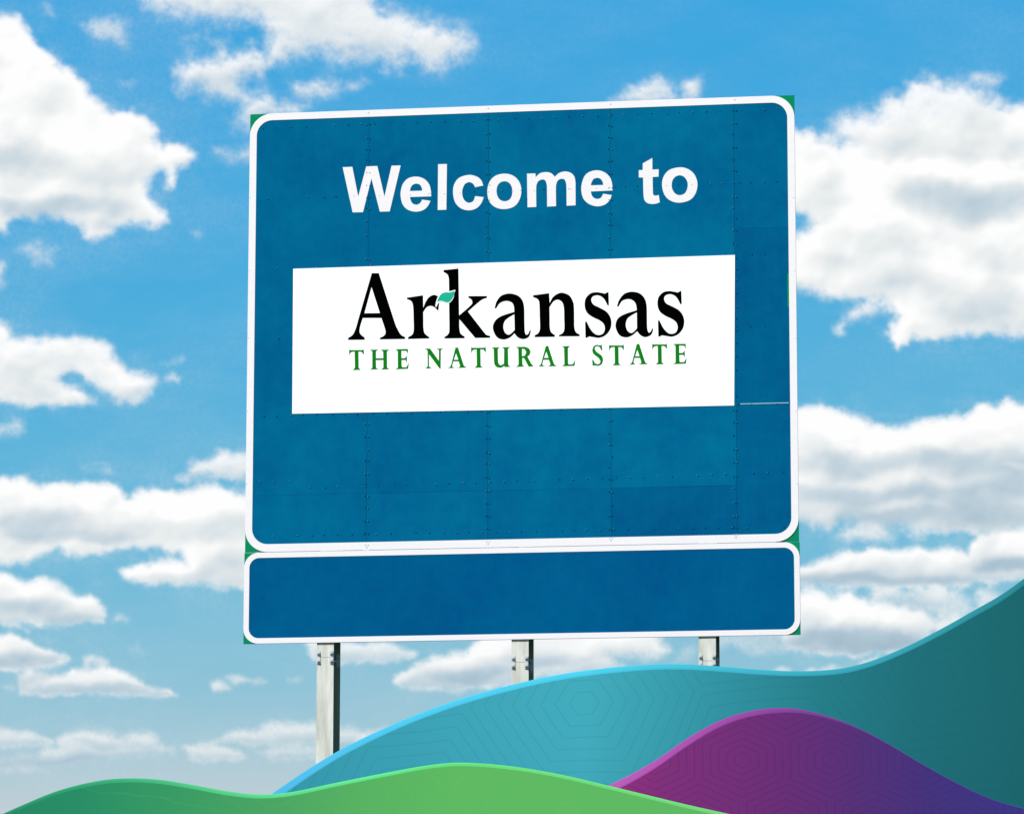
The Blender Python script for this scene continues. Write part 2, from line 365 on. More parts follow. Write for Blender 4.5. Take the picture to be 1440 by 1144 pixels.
# domain warp: billows at several sizes
W1x = fbm(FX, FY, 38, 5, 100, .55); W1y = fbm(FX, FY, 38, 5, 200, .55)
PUFF = fbm(FX, FY * 1.15, 50, 5, 300, .5, 1)
SOFT = fbm(FX, FY * 1.2, 60, 4, 350, .5)
EDGE = fbm(FX, FY * 1.1, 20, 5, 450, .58)
LUMP = fbm(FX + W1x * 9, (FY + W1y * 9) * 1.25, 75, 5, 470, .52)
THIN = sm(.5 + .9 * fbm(FX, FY, 110, 3, 480, .5))
WISP = fbm(FX * .8, FY * 1.25, 40, 6, 400, .6)
FINE = fbm(FX, FY, 9, 3, 500, .6)
fa = np.zeros_like(FX); fl = np.ones_like(FX); fh = np.zeros_like(FX)
for P, o in CL:
    op, ed, wa, wh, gb, wi = o.get('op', 1), o['ed'], o['wa'], min(o.get('wh', 1), 1.01), o.get('gb', 0), o.get('wi', 0)
    Pa = np.array(P); pad = 30
    j0, j1 = np.searchsorted(FY[:, 0], (Pa[:, 1].min() - pad, Pa[:, 1].max() + pad))
    i0, i1 = np.searchsorted(FX[0], (Pa[:, 0].min() - pad, Pa[:, 0].max() + pad))
    sl = (slice(j0, j1), slice(i0, i1))
    x, y = FX[sl] + W1x[sl] * wa, FY[sl] + W1y[sl] * wa
    d = poly_sd(x, y, P)
    s = d + PUFF[sl] * wa * .6 + wa * .1
    ew = ed * (1.25 + 1.5 * THIN[sl])
    a = sm((s + EDGE[sl] * ed * .95 + ew * .38) / ew)
    if wi: a = a * (1 - wi * (1 - sm(.45 + 1.15 * WISP[sl] + .3 * FINE[sl] + s / 55.0)))
    a = np.clip(a * op, 0, 1)
    h = 24 * (1 - np.exp(-np.maximum(s, 0) / 24)) + 16 * LUMP[sl] * np.clip(s / 14, 0, 1) + 2.5 * PUFF[sl] * np.clip(s / 16, 0, 1)
    l = np.full(x.shape, wh)
    if gb:
        y0, y1 = Pa[:, 1].min(), Pa[:, 1].max()
        l = l - gb * .42 * sm(((y + PUFF[sl] * 6) - (y0 + .35 * (y1 - y0))) / (.75 * (y1 - y0))) * sm(s / 8)
    na = a + fa[sl] * (1 - a)
    wgt = a / np.maximum(na, 1e-4)
    fl[sl] = fl[sl] * (1 - wgt) + l * wgt
    fh[sl] = fh[sl] * (1 - a) + h * a
    fa[sl] = na
wx = FX + fbm(FX, FY, 70, 4, 600) * 30; wy = FY + fbm(FX, FY, 70, 4, 700) * 16
dark = np.zeros_like(FX)
for (x, y, rx, ry, k) in DK:
    q = np.sqrt(((wx - x) / (rx * 1.25)) ** 2 + ((wy - y) / (ry * 1.45)) ** 2)
    dark = 1 - (1 - dark) * (1 - k * sm(1.15 - q) ** 1.0)
for (x, y, rx, ry, k) in BR:
    q = np.sqrt(((wx - x) / (rx * 1.2)) ** 2 + ((wy - y) / (ry * 1.5)) ** 2)
    dark = dark * (1 - k * sm(1.15 - q))
for (x, y, rx, ry, k) in HOLES:
    q = np.sqrt(((FX + W1x * 8 - x) / rx) ** 2 + ((FY + W1y * 8 - y) / ry) ** 2)
    fa = fa * (1 - k * sm(1.3 - q))
# relief light, from the upper left behind the viewer
def blur(a, r, n=3):
    for _ in range(n):
        for ax in (0, 1):
            p_ = np.concatenate([np.repeat(np.take(a, [0], ax), r + 1, ax), a, np.repeat(np.take(a, [-1], ax), r, ax)], ax)
            c_ = np.cumsum(p_, ax); m_ = a.shape[ax]
            a = (np.take(c_, range(2 * r + 1, 2 * r + 1 + m_), ax) - np.take(c_, range(0, m_), ax)) / (2 * r + 1)
    return a
def relief(h):
    return np.gradient(h, axis=1) / np.gradient(FX, axis=1) * .45 + np.gradient(h, axis=0) / np.gradient(FY, axis=0) * .8
hb2, hb5 = blur(fh, 2), blur(fh, 6)
rel = np.clip(relief(hb2), -1, 1) * .45 + np.clip(relief(hb5), -.8, .8) * .5 + np.clip(relief(blur(fh, 1, 2)), -.8, .8) * .16
thick = blur(fa, 9)                                     # deep inside a cloud less light gets through
under = sm((thick - .55) / .45)
lump = blur(LUMP, 2)
fl = fl - dark * .38 + rel * .17 - under * (.012 + np.clip(.12 - lump, 0, .6) * .22) + SOFT * .02
# veils: thin mist that clings round the clouds
veil = np.clip(blur(fa, 14) * .55 - .02, 0, 1) * sm(.35 + 1.1 * WISP) * .55
thin_l = np.minimum(fl, .9)
fl = np.where(fa > .02, fl * fa + thin_l * (1 - fa), .86)
fa = blur(fa, 1, 1)
mist = sm(.42 + .9 * fbm(FX * .55, FY * 1.5, 170, 7, 900, .62)) * .08 * (.7 + .6 * sm(1 - FX / 900))
fa = fa + (1 - fa) * np.maximum(veil * .95, 0)
fa = fa + (1 - fa) * mist
# far low clouds fade into the horizon haze
hz = sm((FY - 830) / 260.0)
fa = fa * (1 - .13 * hz)
fl = fl - .035 * hz
ALPHA[iy0:iy1, ix0:ix1] = fa; LIGHT[iy0:iy1, ix0:ix1] = fl
# the same kind of broken cumulus goes on around the view
elev_sq = np.clip((1500 - GY) / 1500, .25, 3)
BIG = fbm(GX, GY * 2.2, 480, 8, 800, .56)
outm = np.maximum.reduce([-GX - 8, GX - 1448, -GY - 6, GY - 1150])
rim = sm(outm / 45.0) * sm((np.minimum.reduce([GX + 2550, 3950 - GX, GY + 2950])) / 700.0) * sm((1700 - GY) / 300)
oa = sm((BIG - .05) / .10) * rim
ol = .97 - .25 * sm((BIG - .22) / .2)
ALPHA = ALPHA * (1 - sm((outm - 4) / 44.0))
ALPHA = ALPHA + oa * (1 - ALPHA); LIGHT = np.where(outm > 0, ol * sm(outm / 40) + LIGHT * (1 - sm(outm / 40)), LIGHT)

RS = 16000.0
ny, nx = GX.shape
dx = (GX - 720) / FOCAL; dy = -(GY - 572) / FOCAL
D = np.stack([RI.x * dx + UP.x * dy + FW.x, RI.y * dx + UP.y * dy + FW.y, RI.z * dx + UP.z * dy + FW.z], -1)
D = D / np.linalg.norm(D, axis=-1, keepdims=True) * RS
D[..., 2] += EYE.z
me = bpy.data.meshes.new('sky')
nv = nx * ny
idx = np.arange(nv).reshape(ny, nx)
quad = np.stack([idx[:-1, :-1], idx[1:, :-1], idx[1:, 1:], idx[:-1, 1:]], -1).reshape(-1, 4)
me.vertices.add(nv); me.vertices.foreach_set('co', D.astype(np.float32).ravel())
me.loops.add(quad.size); me.loops.foreach_set('vertex_index', quad.astype(np.int32).ravel())
me.polygons.add(len(quad)); me.polygons.foreach_set('loop_start', np.arange(0, quad.size, 4, dtype=np.int32))
me.update(calc_edges=True)
at = me.attributes.new('cloud', 'FLOAT_COLOR', 'POINT')
col = np.stack([LIGHT.ravel(), ALPHA.ravel(), np.zeros(nv), np.ones(nv)], -1).astype(np.float32)
at.data.foreach_set('color', col.ravel())
k = NT('cloud_light'); k.t.nodes.remove(k.b)
atn = k.n('ShaderNodeAttribute', attribute_name='cloud')
sp_ = k.n('ShaderNodeSeparateColor'); k.t.links.new(atn.outputs['Color'], sp_.inputs[0])
nz = k.noise(k.obj(), 1 / 16.0, 5, .65)
nzc = k.m('SUBTRACT', nz, .5)
a_ = sp_.outputs[1]
edge = k.m('MULTIPLY', a_, k.m('SUBTRACT', 1.0, a_))
a2 = k.m('ADD', a_, k.m('MULTIPLY', k.m('MULTIPLY', edge, nzc), 2.6), clamp=True)
l2 = k.m('ADD', sp_.outputs[0], k.m('MULTIPLY', nzc, .02))
ccol = k.ramp(l2, [(0.0, lin(120, 150, 172)), (.55, lin(176, 198, 212)), (.72, lin(205, 218, 226)), (.88, lin(234, 238, 239)), (1.0, lin(254, 254, 254))])
em = k.n('ShaderNodeEmission'); k.t.links.new(ccol, em.inputs[0])
tr = k.n('ShaderNodeBsdfTransparent'); mx = k.n('ShaderNodeMixShader')
k.t.links.new(a2, mx.inputs[0]); k.t.links.new(tr.outputs[0], mx.inputs[1]); k.t.links.new(em.outputs[0], mx.inputs[2])
k.t.links.new(mx.outputs[0], k.t.nodes['Material Output'].inputs['Surface'])
try: k.mat.cycles.emission_sampling = 'NONE'
except Exception: pass
sky_o = link('sky', me, k.mat); tag(sky_o, kind='structure')

# ------------------------------------------------------------------ sign materials
def sheeting(name, rgb, rgb2, grime=.5):
    m = NT(name); p = m.obj()
    fine = m.noise(p, 55, 3, .6); big = m.noise(p, 1.6, 3, .5); mid = m.noise(p, 9, 4, .6)
    f = m.m('ADD', m.m('MULTIPLY', m.rng(big, .35, .65), .6), m.m('MULTIPLY', m.rng(mid, .35, .65), .4))
    c = m.mix(f, c4(base(*rgb)), c4(base(*rgb2)))
    c = m.mix(m.rng(fine, .35, .75, 0, .30 * grime), c, c4((.01, .10, .16)))
    st = m.vm('MULTIPLY', p, (26, 1, 1.2))
    c = m.mix(m.rng(m.noise(st, 1, 4, .6), .45, .8, 0, .10 * grime), c, c4((.02, .17, .22)))
    m.base(c); m.set(.7, 0, .0)
    m.bump(m.noise(p, 3.5, 3, .5), .35, .006)
    return m.mat
M_sheet = [sheeting('blue_sheeting', (0, 91, 143), (0, 109, 155)),
           sheeting('blue_sheeting_teal', (0, 94, 146), (1, 114, 158)),
           sheeting('blue_sheeting_dark', (0, 83, 137), (0, 101, 149))]
M_lower = sheeting('deep_blue_sheeting', (0, 82, 139), (0, 96, 148), .4)
m = NT('white_sheeting'); p = m.obj()
m.base(m.mix(m.rng(m.noise(m.vm('MULTIPLY', p, (3, 3, 20)), 1, 4, .6), .35, .75, 0, .5), c4((.80, .735, .735)), c4((.74, .685, .69)))); m.set(.5, 0, .3)
m.bump(m.noise(p, 20, 2, .5), .2, .001); M_white = m.mat
m = NT('plaque_white'); p = m.obj(); m.base(m.mix(m.noise(p, 2, 3, .5), c4((.93, .93, .93)), c4((.90, .91, .91)))); m.set(.55, 0, .25); M_plaque = m.mat
m = NT('plate_green'); p = m.obj(); m.base(m.mix(m.noise(p, 18, 3, .5), c4(base(0, 148, 104)), c4(base(0, 128, 92)))); m.set(.5, 0, .3); M_green = m.mat; m.set(.7, 0, .04)
m = NT('black_film'); m.base(m.mix(m.noise(m.obj(), 40, 2, .5), c4((.0004, .0004, .0004)), c4((.001, .001, .001)))); m.set(.9, 0, 0); M_black = m.mat
m = NT('green_film'); m.base(m.mix(m.noise(m.obj(), 30, 2, .5), c4(base(0, 130, 4)), c4(base(0, 122, 0)))); m.set(.7, 0, .08); M_gtext = m.mat
m = NT('leaf_green_film'); m.base(m.mix(m.noise(m.obj(), 30, 2, .5), c4(base(0, 184, 152)), c4(base(4, 176, 148)))); m.set(.6, 0, .15); M_leaf = m.mat
m = NT('rivet_dark'); m.base(m.mix(m.noise(m.obj(), 60, 2, .5), c4((.0, .02, .05)), c4((.0, .045, .085)))); m.set(.8, 0, .05); M_rivd = m.mat
m = NT('rivet_pale'); m.base(m.mix(m.noise(m.obj(), 60, 2, .5), c4((.5, .5, .53)), c4((.7, .68, .72)))); m.set(.5, .2); M_rivp = m.mat
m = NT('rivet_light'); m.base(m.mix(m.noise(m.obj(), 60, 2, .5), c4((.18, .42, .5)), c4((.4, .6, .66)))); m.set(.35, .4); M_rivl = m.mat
m = NT('galvanised_steel'); p = m.obj()
c = m.mix(m.rng(m.noise(m.vm('MULTIPLY', p, (14, 14, 2.5)), 1, 5, .65), .35, .65), c4((.50, .49, .42)), c4((.71, .69, .62)))
c = m.mix(m.rng(m.noise(m.vm('MULTIPLY', p, (60, 60, 1.2)), 1, 4, .6), .5, .7, 0, .55), c, c4((.40, .40, .33)))
m.base(c); m.set(.7, 0, .15); m.bump(m.noise(p, 90, 3, .6), .25, .001); M_steel = m.mat
m = NT('shaded_steel'); p = m.obj()  # web and rear flange: shade of the recess painted in as darker brown
m.base(m.mix(m.rng(m.noise(m.vm('MULTIPLY', p, (20, 20, 3)), 1, 4, .6), .3, .7), c4((.30, .25, .14)), c4((.36, .33, .25)))); m.set(.8, 0, .1); M_shaded = m.mat
m = NT('bolt_zinc'); m.base(m.mix(m.noise(m.obj(), 90, 2, .5), c4((.6, .6, .6)), c4((.42, .43, .42)))); m.set(.5, .1, .4); M_bolt = m.mat

# ------------------------------------------------------------------ the welcome sign
sign = bpy.data.objects.new('welcome_sign', None); C.objects.link(sign)
base_pt = SIGN_C.copy(); base_pt.z = 0.0
sign.location = base_pt; sign.rotation_euler = (0, 0, YAW)
sign.empty_display_size = .5
tag(sign, 'big blue roadside welcome sign with white borders on three steel posts', 'road sign')
ZC = SIGN_C.z
def L(px, py):                     # sign-local metres: x right, z above the ground
    a, b = on(px, py); return (a, b + ZC)

# board outlines
TLx, TLz = L(352, 161); TRx, TRz = L(1117, 134)
JL = L(345.4, 775.6)[1]; JR = L(1123, 762.6)[1]
X0, X1 = -SIGN_W / 2, SIGN_W / 2
ZT = (TLz + TRz) / 2; ZJ = (JL + JR) / 2
ZB = (L(343, 905)[1] + L(1125, 892)[1]) / 2
P_ = PXM

def rrect(x0, x1, z0, z1, r, n=12):
    pts = []
    for cx, cz, a0 in ((x1 - r, z0 + r, -90), (x1 - r, z1 - r, 0), (x0 + r, z1 - r, 90), (x0 + r, z0 + r, 180)):
        for i in range(n + 1):
            a = math.radians(a0 + 90 * i / n); pts.append((cx + r * math.cos(a), cz + r * math.sin(a)))
    return pts

def border(x0, x1, z0, z1, w, ro, ri, yf, yb, parent, wb=None, wt_=None):
    wb = wb or w; wt_ = wt_ or w
    O = rrect(x0, x1, z0, z1, ro); I = rrect(x0 + w, x1 - w, z0 + wb, z1 - wt_, ri)
    n = len(O); b = .0008
    rings = [[(x, yb, z) for x, z in O], [(x, yf + b, z) for x, z in O], [(x, yf, z) for x, z in rrect(x0 + b, x1 - b, z0 + b, z1 - b, ro - b)],
             [(x, yf, z) for x, z in rrect(x0 + w - b, x1 - w + b, z0 + wb - b, z1 - wt_ + b, ri + b)], [(x, yf + b, z) for x, z in I], [(x, yb, z) for x, z in I]]
    vs = [v for r in rings for v in r]; fs = []
    for k in range(6):
        A, B = k * n, ((k + 1) % 6) * n
        for i in range(n):
            j = (i + 1) % n; fs.append((A + i, A + j, B + j, B + i))
    return link('border', mesh('border', vs, fs), M_white, parent)

TH = .010
# main board
mb = MB(); mb.box(X0, X1, 0, TH, ZJ + .0015, ZT)
main = mb.build('main_board', M_green, sign); main['label'] = 'large square upper board with green corners'
i5, cch = 5 * P_, 15.5 * P_
seams_px = [(518.5, 516.0), (686.8, 686.4), (858.5, 859.3), (1033.5, 1035.0)]
sx = []
for a, b in seams_px:
    sx.append((L(a, 160)[0] + L(b, 750)[0]) / 2)
xs = [X0 + i5] + sx + [X1 - i5]
zrow = L(720, 689)[1]
zrow_r = L(1080, 320)[1]
pick = [(0, 0), (0, 0), (1, 1), (1, 2), (2, 2)]
GAP = .0009
for c_ in range(5):
    xa, xb = xs[c_] + (GAP if c_ else 0), xs[c_ + 1] - (GAP if c_ < 4 else 0)
    cuts = [ZT - i5, zrow, ZJ + 8 * P_]
    if c_ == 4: cuts = [ZT - i5, zrow_r, L(1080, 567)[1], ZJ + 8 * P_]
    for r_ in range(len(cuts) - 1):
        zt, zb = cuts[r_] - (GAP * .6 if r_ else 0), cuts[r_ + 1] + (GAP * .6 if r_ < len(cuts) - 2 else 0)
        pts = [(xa, zb), (xb, zb), (xb, zt), (xa, zt)]
        if c_ == 0 and r_ == 0: pts = [(xa, zb), (xb, zb), (xb, zt), (xa + cch, zt), (xa, zt - cch)]
        if c_ == 4 and r_ == 0: pts = [(xa, zb), (xb, zb), (xb, zt - cch), (xb - cch, zt), (xa, zt)]
        if c_ == 0 and r_ == len(cuts) - 2: pts = [(xa, zb + cch), (xa + cch, zb), (xb, zb), (xb, zt), (xa, zt)]
        if c_ == 4 and r_ == len(cuts) - 2: pts = [(xa, zb), (xb - cch, zb), (xb, zb + cch), (xb, zt), (xa, zt)]
        mt = (M_sheet[1] if r_ == 0 else M_sheet[2]) if c_ == 4 else M_sheet[pick[c_][r_]]
        if c_ == 4 and r_ == 0: mt = M_sheet[0]
        if c_ in (2, 3) and r_ == 1: mt = M_sheet[0] if c_ == 2 else M_sheet[2]
        if c_ == 1 and r_ == 1: mt = M_sheet[1]
        q = MB(); q.prism(pts, -.004 - .0004 * ((c_ + r_) % 2), -.0002)
        s_ = q.build('blue_sheet', mt, main)
border(X0, X1, ZJ + .0015, ZT, 10 * P_, 32 * P_, 22 * P_, -.0075, -.0003, main, wb=11 * P_, wt_=10 * P_)
# dented and darker patches of old sheeting
# lower board
lb = MB(); lb.box(X0 - .004, X1 + .004, 0, TH, ZB, ZJ - .0015)
lower = lb.build('lower_board', M_green, sign); lower['label'] = 'long plain deep blue lower board'
i4, c2 = 4 * P_, 8.7 * P_
xa, xb, zb, zt = X0 + i4, X1 - i4, ZB + i4, ZJ - .0015 - i4
q = MB(); q.prism([(xa, zb + c2), (xa + c2, zb), (xb - c2, zb), (xb, zb + c2), (xb, zt - c2), (xb - c2, zt), (xa + c2, zt), (xa, zt - c2)], -.004, -.0002)
q.build('blue_sheet', M_lower, lower)
border(X0 - .004, X1 + .004, ZB, ZJ - .0015, 7.6 * P_, 21 * P_, 14 * P_, -.0075, -.0003, lower)

# thin dark slots where the two boards do not quite touch, and the white scratch
for (a, b, yy) in ((450, 482, 773.3), (510, 520, 772.8), (730, 749, 768.7), (982, 1008, 764.2), (1092, 1104, 762.8)):
    (xa, za), (xb, zb2) = L(a, yy), L(b, yy - .3)
    q = MB(); q.box(xa, xb, -.0082, -.0003, ZJ - .0012, ZJ + .0035)
    q.build('gap_strip', M_rivd if a > 1000 else M_steel, main)
(xa, za), (xb, zb2) = L(1041, 567.3), L(1109, 565.4)
q = MB(); zm = L(1080, 567)[1]; q.box(xa, xb, -.0062, -.004, zm - .003, zm + .003)
q.build('scratch_strip', M_rivl, main)

for (a0, a1, b0, b1, par) in ((1107.3, 1109.4, 385, 432, main), (1116.0, 1118.2, 781, 797, lower)):
    (xa, za), (xb, zb2) = L(a0, b1), L(a1, b0)
    q = MB(); q.box(xa, xb, -.0050, -.0042, za, zb2); q.build('green_edge', M_green, par)

# ---- lettering
def smooth(pts, n=7):
    """closed outline; entries (x, y) run smoothly, (x, y, 1) are corners"""
    N = len(pts)
    cs = [i for i, p in enumerate(pts) if len(p) > 2]
    out = []
    def cr(p0, p1, p2, p3):
        for i in range(n):
            t = i / n
            out.append(tuple(.5 * (2 * p1[k] + (p2[k] - p0[k]) * t + (2 * p0[k] - 5 * p1[k] + 4 * p2[k] - p3[k]) * t * t + (3 * p1[k] - p0[k] - 3 * p2[k] + p3[k]) * t ** 3) for k in (0, 1)))
    for i in range(N):
        p1, p2 = pts[i], pts[(i + 1) % N]
        c1, cc2 = len(p1) > 2, len(p2) > 2
        if c1 and cc2: out.append(p1[:2]); continue
        p0 = pts[i - 1] if not c1 else (2 * p1[0] - p2[0], 2 * p1[1] - p2[1])
        p3 = pts[(i + 2) % N] if not cc2 else (2 * p2[0] - p1[0], 2 * p2[1] - p1[1])
        cr(p0, p1, p2, p3)
    return out

def film(name, loops, yf, thick, mat, parent, sc, ox, oy, dx=0, dy=0, kx=1, poly=False, label=None, bold=0.0):
    cu = bpy.data.curves.new(name, 'CURVE'); cu.dimensions = '2D'; cu.fill_mode = 'BOTH'
    cu.extrude = thick / 2
    cu.offset = bold * P_
    for lp in loops:
        pts = lp if poly else smooth(lp)
        w = [L(ox + (dx + p[0] * kx) / sc, oy + (dy + p[1] * kx) / sc) for p in pts]
        s_ = cu.splines.new('POLY'); s_.points.add(len(w) - 1)
        for q_, (x, z) in zip(s_.points, w): q_.co = (x, z, 0, 1)
        s_.use_cyclic_u = True
    tmp = bpy.data.objects.new('tmp', cu); C.objects.link(tmp)
    dg = bpy.context.evaluated_depsgraph_get()
    me = bpy.data.meshes.new_from_object(tmp.evaluated_get(dg))
    bpy.data.objects.remove(tmp); bpy.data.curves.remove(cu)
    n_ = len(me.vertices); co = np.zeros(n_ * 3); me.vertices.foreach_get('co', co); co = co.reshape(-1, 3)
    co = np.stack([co[:, 0], -co[:, 2] + yf + thick / 2, co[:, 1]], -1)
    me.vertices.foreach_set('co', co.ravel()); me.update()
    me.materials.clear(); me.name = name
    return link(name, me, mat, parent)

WY = -.0062
kw = dict(sc=9.6, ox=480, oy=220)
c = 1
film('letter', [[(20,148,c),(150,143,c),(230,545,c),(338,138,c),(488,132,c),(584,545,c),(680,128,c),(803,125,c),(655,745,c),(522,748,c),(408,300,c),(295,755,c),(155,758,c)]], WY, .0015, M_white, main, **kw)
film('letter', [[(1215,542,c),(928,550,c),(938,592),(962,635),(1010,655),(1055,640),(1080,612),(1090,585,c),(1205,602,c),(1172,668),(1110,725),(1010,748),(900,722),(830,650),(803,545),(806,460),(835,370),(905,298),(1015,275),(1118,305),(1185,375),(1210,460)],
      [(928,470,c),(940,420),(970,383),(1015,370),(1060,383),(1085,420),(1095,465,c)]], WY, .0015, M_white, main, **kw)
film('letter', [[(1308,108,c),(1427,105,c),(1420,722,c),(1303,725,c)]], WY, .0015, M_white, main, **kw)
kw = dict(sc=9.6, ox=630, oy=220)
film('letter', [[(478,395,c),(368,418,c),(340,372),(290,350),(235,372),(202,430),(193,490),(205,560),(240,610),(290,628),(342,605),(370,538,c),(485,552,c),(450,635),(385,702),(285,730),(180,705),(100,625),(70,500),(85,380),(155,290),(285,252),(390,275),(450,325)]], WY, .0015, M_white, main, **kw)
O1 = [(765,235),(880,262),(960,340),(993,460),(965,590),(890,680),(765,713),(645,690),(560,610),(532,480),(560,350),(640,265)]
O2 = [(765,338),(825,358),(860,410),(870,470),(860,540),(825,590),(762,608),(702,585),(667,530),(657,465),(670,400),(705,357)]
film('letter', [O1, O2], WY, .0015, M_white, main, **kw)
kw = dict(sc=12, ox=750, oy=215)
film('letter', [[(-105,354,c),(37,350,c),(41,412,c),(115,348),(210,328),(300,345),(365,405,c),(440,342),(540,318),(632,340),(692,402),(712,490),(714,620),(715,888,c),(563,895,c),(561,620),(556,525),(532,460),(485,440),(425,462),(392,520),(383,610),(385,902,c),(235,910,c),(232,620),(226,530),(203,470),(155,452),(95,475),(60,530),(50,620),(52,915,c),(-96,922,c)]], WY, .0015, M_white, main, **kw)
film('letter', [[(1338,638,c),(972,655,c),(985,710),(1022,760),(1085,780),(1145,757),(1180,692,c),(1325,715,c),(1290,800),(1210,875),(1085,905),(950,870),(850,780),(812,650),(820,520),(870,390),(960,320),(1085,298),(1200,330),(1290,410),(1330,520)],
      [(972,552,c),(985,500),(1020,445),(1080,425),(1135,442),(1170,490),(1182,545,c)]], WY, .0015, M_white, main, **kw)
kw = dict(sc=14.3, ox=890, oy=215)
film('letter', [[(393,108,c),(393,340,c),(520,335,c),(518,482,c),(398,490,c),(402,680),(404,790),(412,842),(440,862),(480,862),(522,850,c),(543,998,c),(460,1025),(370,1030),(285,1008),(235,950),(217,860),(210,700),(208,500,c),(122,500,c),(120,352,c),(200,348,c),(200,215,c)]], WY, .0015, M_white, main, **kw)
film('letter', [[(945,295),(1110,330),(1240,440),(1300,620),(1265,810),(1150,950),(940,1005),(760,965),(640,850),(588,660),(620,480),(740,345)],
      [(945,455),(1030,485),(1087,560),(1105,645),(1087,750),(1035,825),(940,855),(855,822),(800,745),(783,650),(803,548),(860,482)]], WY, .0015, M_white, main, **kw)

# plaque
pq = [L(411.2, 581.8), L(1032.6, 570.2), L(1033.6, 358.8), L(412.6, 378.2)]
q = MB(); q.prism(pq, -.0085, -.0046)
q.build('white_plaque', M_plaque, main)
BYF = -.0098
kw = dict(sc=9.95, ox=480, oy=370)
film('letter', [[(430,142,c),(527,142,c),(745,815),(785,915),(835,1000),(897,1038,c),(893,1062,c),(542,1068,c),(542,1048,c),(602,1015),(622,975),(612,915),(563,768,c),(302,768,c),(262,905),(265,985),(330,1045,c),(330,1073,c),(97,1075,c),(97,1050,c),(165,1000),(210,900),(245,775)],
      [(425,335,c),(543,700,c),(325,703,c)]], BYF, .0012, M_black, main, **kw)
kw = dict(sc=9.95, ox=565, oy=370)
film('letter', [[(75,485,c),(300,452,c),(303,630,c),(332,555),(380,482),(450,447),(512,465,c),(530,540,c),(512,672,c),(460,618),(405,600),(350,620),(303,685,c),(304,800),(306,910),(325,985),(390,1040,c),(385,1055,c),(90,1062,c),(92,1038,c),(150,1000),(170,935),(168,780),(164,640),(152,565),(125,525),(75,505,c)]], BYF, .0012, M_black, main, **kw)
film('letter', [[(587,100,c),(795,78,c),(805,735,c),(970,590),(988,540),(970,505),(935,485,c),(935,463,c),(1195,462,c),(1193,487,c),(1125,512),(1045,575),(928,678,c),(1155,970),(1195,1008),(1240,1020,c),(1238,1045,c),(1030,1048,c),(808,785,c),(808,900),(825,985),(882,1030,c),(880,1052,c),(600,1055,c),(600,1035,c),(650,998),(668,935),(666,700),(663,300),(657,200),(635,155),(587,125,c)]], BYF, .0012, M_black, main, **kw)
kw = dict(sc=10.286, ox=690, oy=400)
film('letter', [[(60,345,c),(88,250),(155,165),(270,133),(390,160),(460,230),(486,330),(490,500),(493,640),(503,712),(525,730),(550,710),(567,665,c),(585,670,c),(562,745),(520,780),(460,790),(395,765),(345,708,c),(280,768),(185,797),(90,760),(35,640),(62,535),(155,460),(345,398,c),(335,310),(300,258),(220,240),(135,272),(80,348,c)],
      [(345,432,c),(350,660,c),(300,710),(255,728),(207,692),(185,610),(207,530),(270,475)]], BYF, .0012, M_black, main, **kw)
film('letter', [[(615,158,c),(848,128,c),(855,272,c),(900,190),(965,140),(1040,122),(1140,162),(1195,255),(1208,350),(1210,500),(1213,620),(1235,690),(1292,728,c),(1285,750,c),(990,752,c),(990,735,c),(1045,702),(1068,640),(1066,500),(1062,350),(1045,275),(1015,238),(970,222),(910,247),(853,330,c),(855,480),(858,620),(877,690),(932,735,c),(930,758,c),(638,762,c),(640,738,c),(690,705),(715,640),(712,450),(707,280),(695,232),(668,204),(618,185,c)]], BYF, .0012, M_black, main, **kw)
S1 = [(380,103,c),(385,272,c),(368,275,c),(325,195),(275,153),(222,143),(170,163),(155,210),(185,265),(260,303),(350,355),(400,420),(418,500),(400,590),(340,665),(260,697),(190,690),(128,680,c),(95,697,c),(80,697,c),(75,488,c),(95,488,c),(145,585),(200,645),(255,662),(310,640),(333,580),(315,515),(260,468),(170,425),(100,370),(70,290),(80,190),(140,122),(215,103),(290,112),(335,122,c),(365,103,c)]
kw = dict(sc=9.29, ox=815, oy=400)
film('letter', [S1], BYF, .0012, M_black, main, **kw)
film('letter', [[(490,285,c),(522,200),(590,122),(690,97),(790,120),(855,190),(878,280),(882,420),(884,540),(892,605),(912,632),(935,612),(948,577,c),(965,582,c),(945,645),(910,675),(855,688),(800,665),(753,612,c),(690,665),(610,692),(520,660),(472,550),(500,450),(590,390),(750,338,c),(738,262),(702,213),(640,192),(560,215),(510,290,c)],
      [(750,365,c),(752,575,c),(710,620),(670,635),(625,600),(605,525),(625,450),(680,405)]], BYF, .0012, M_black, main, **kw)
film('letter', [S1], BYF, .0012, M_black, main, dx=951, dy=-15, **kw)
# leaf
kw = dict(sc=22.88, ox=600, oy=395)
film('leaf_outline', [[(935,295,c),(895,420),(880,520),(830,620),(740,712),(650,722),(560,692),(480,672),(420,692),(362,760),(320,855,c),(285,810,c),(318,650),(370,520),(440,430),(540,365),(650,355),(735,345),(840,315)]], BYF - .0012, .0010, M_plaque, main, **kw)
film('leaf', [[(908,328,c),(872,500),(800,620),(720,688),(620,690),(540,660),(450,645),(390,665),(345,692,c),(370,605),(420,500),(500,412),(620,372),(740,375),(830,352)]], BYF - .0022, .0008, M_leaf, main, **kw)
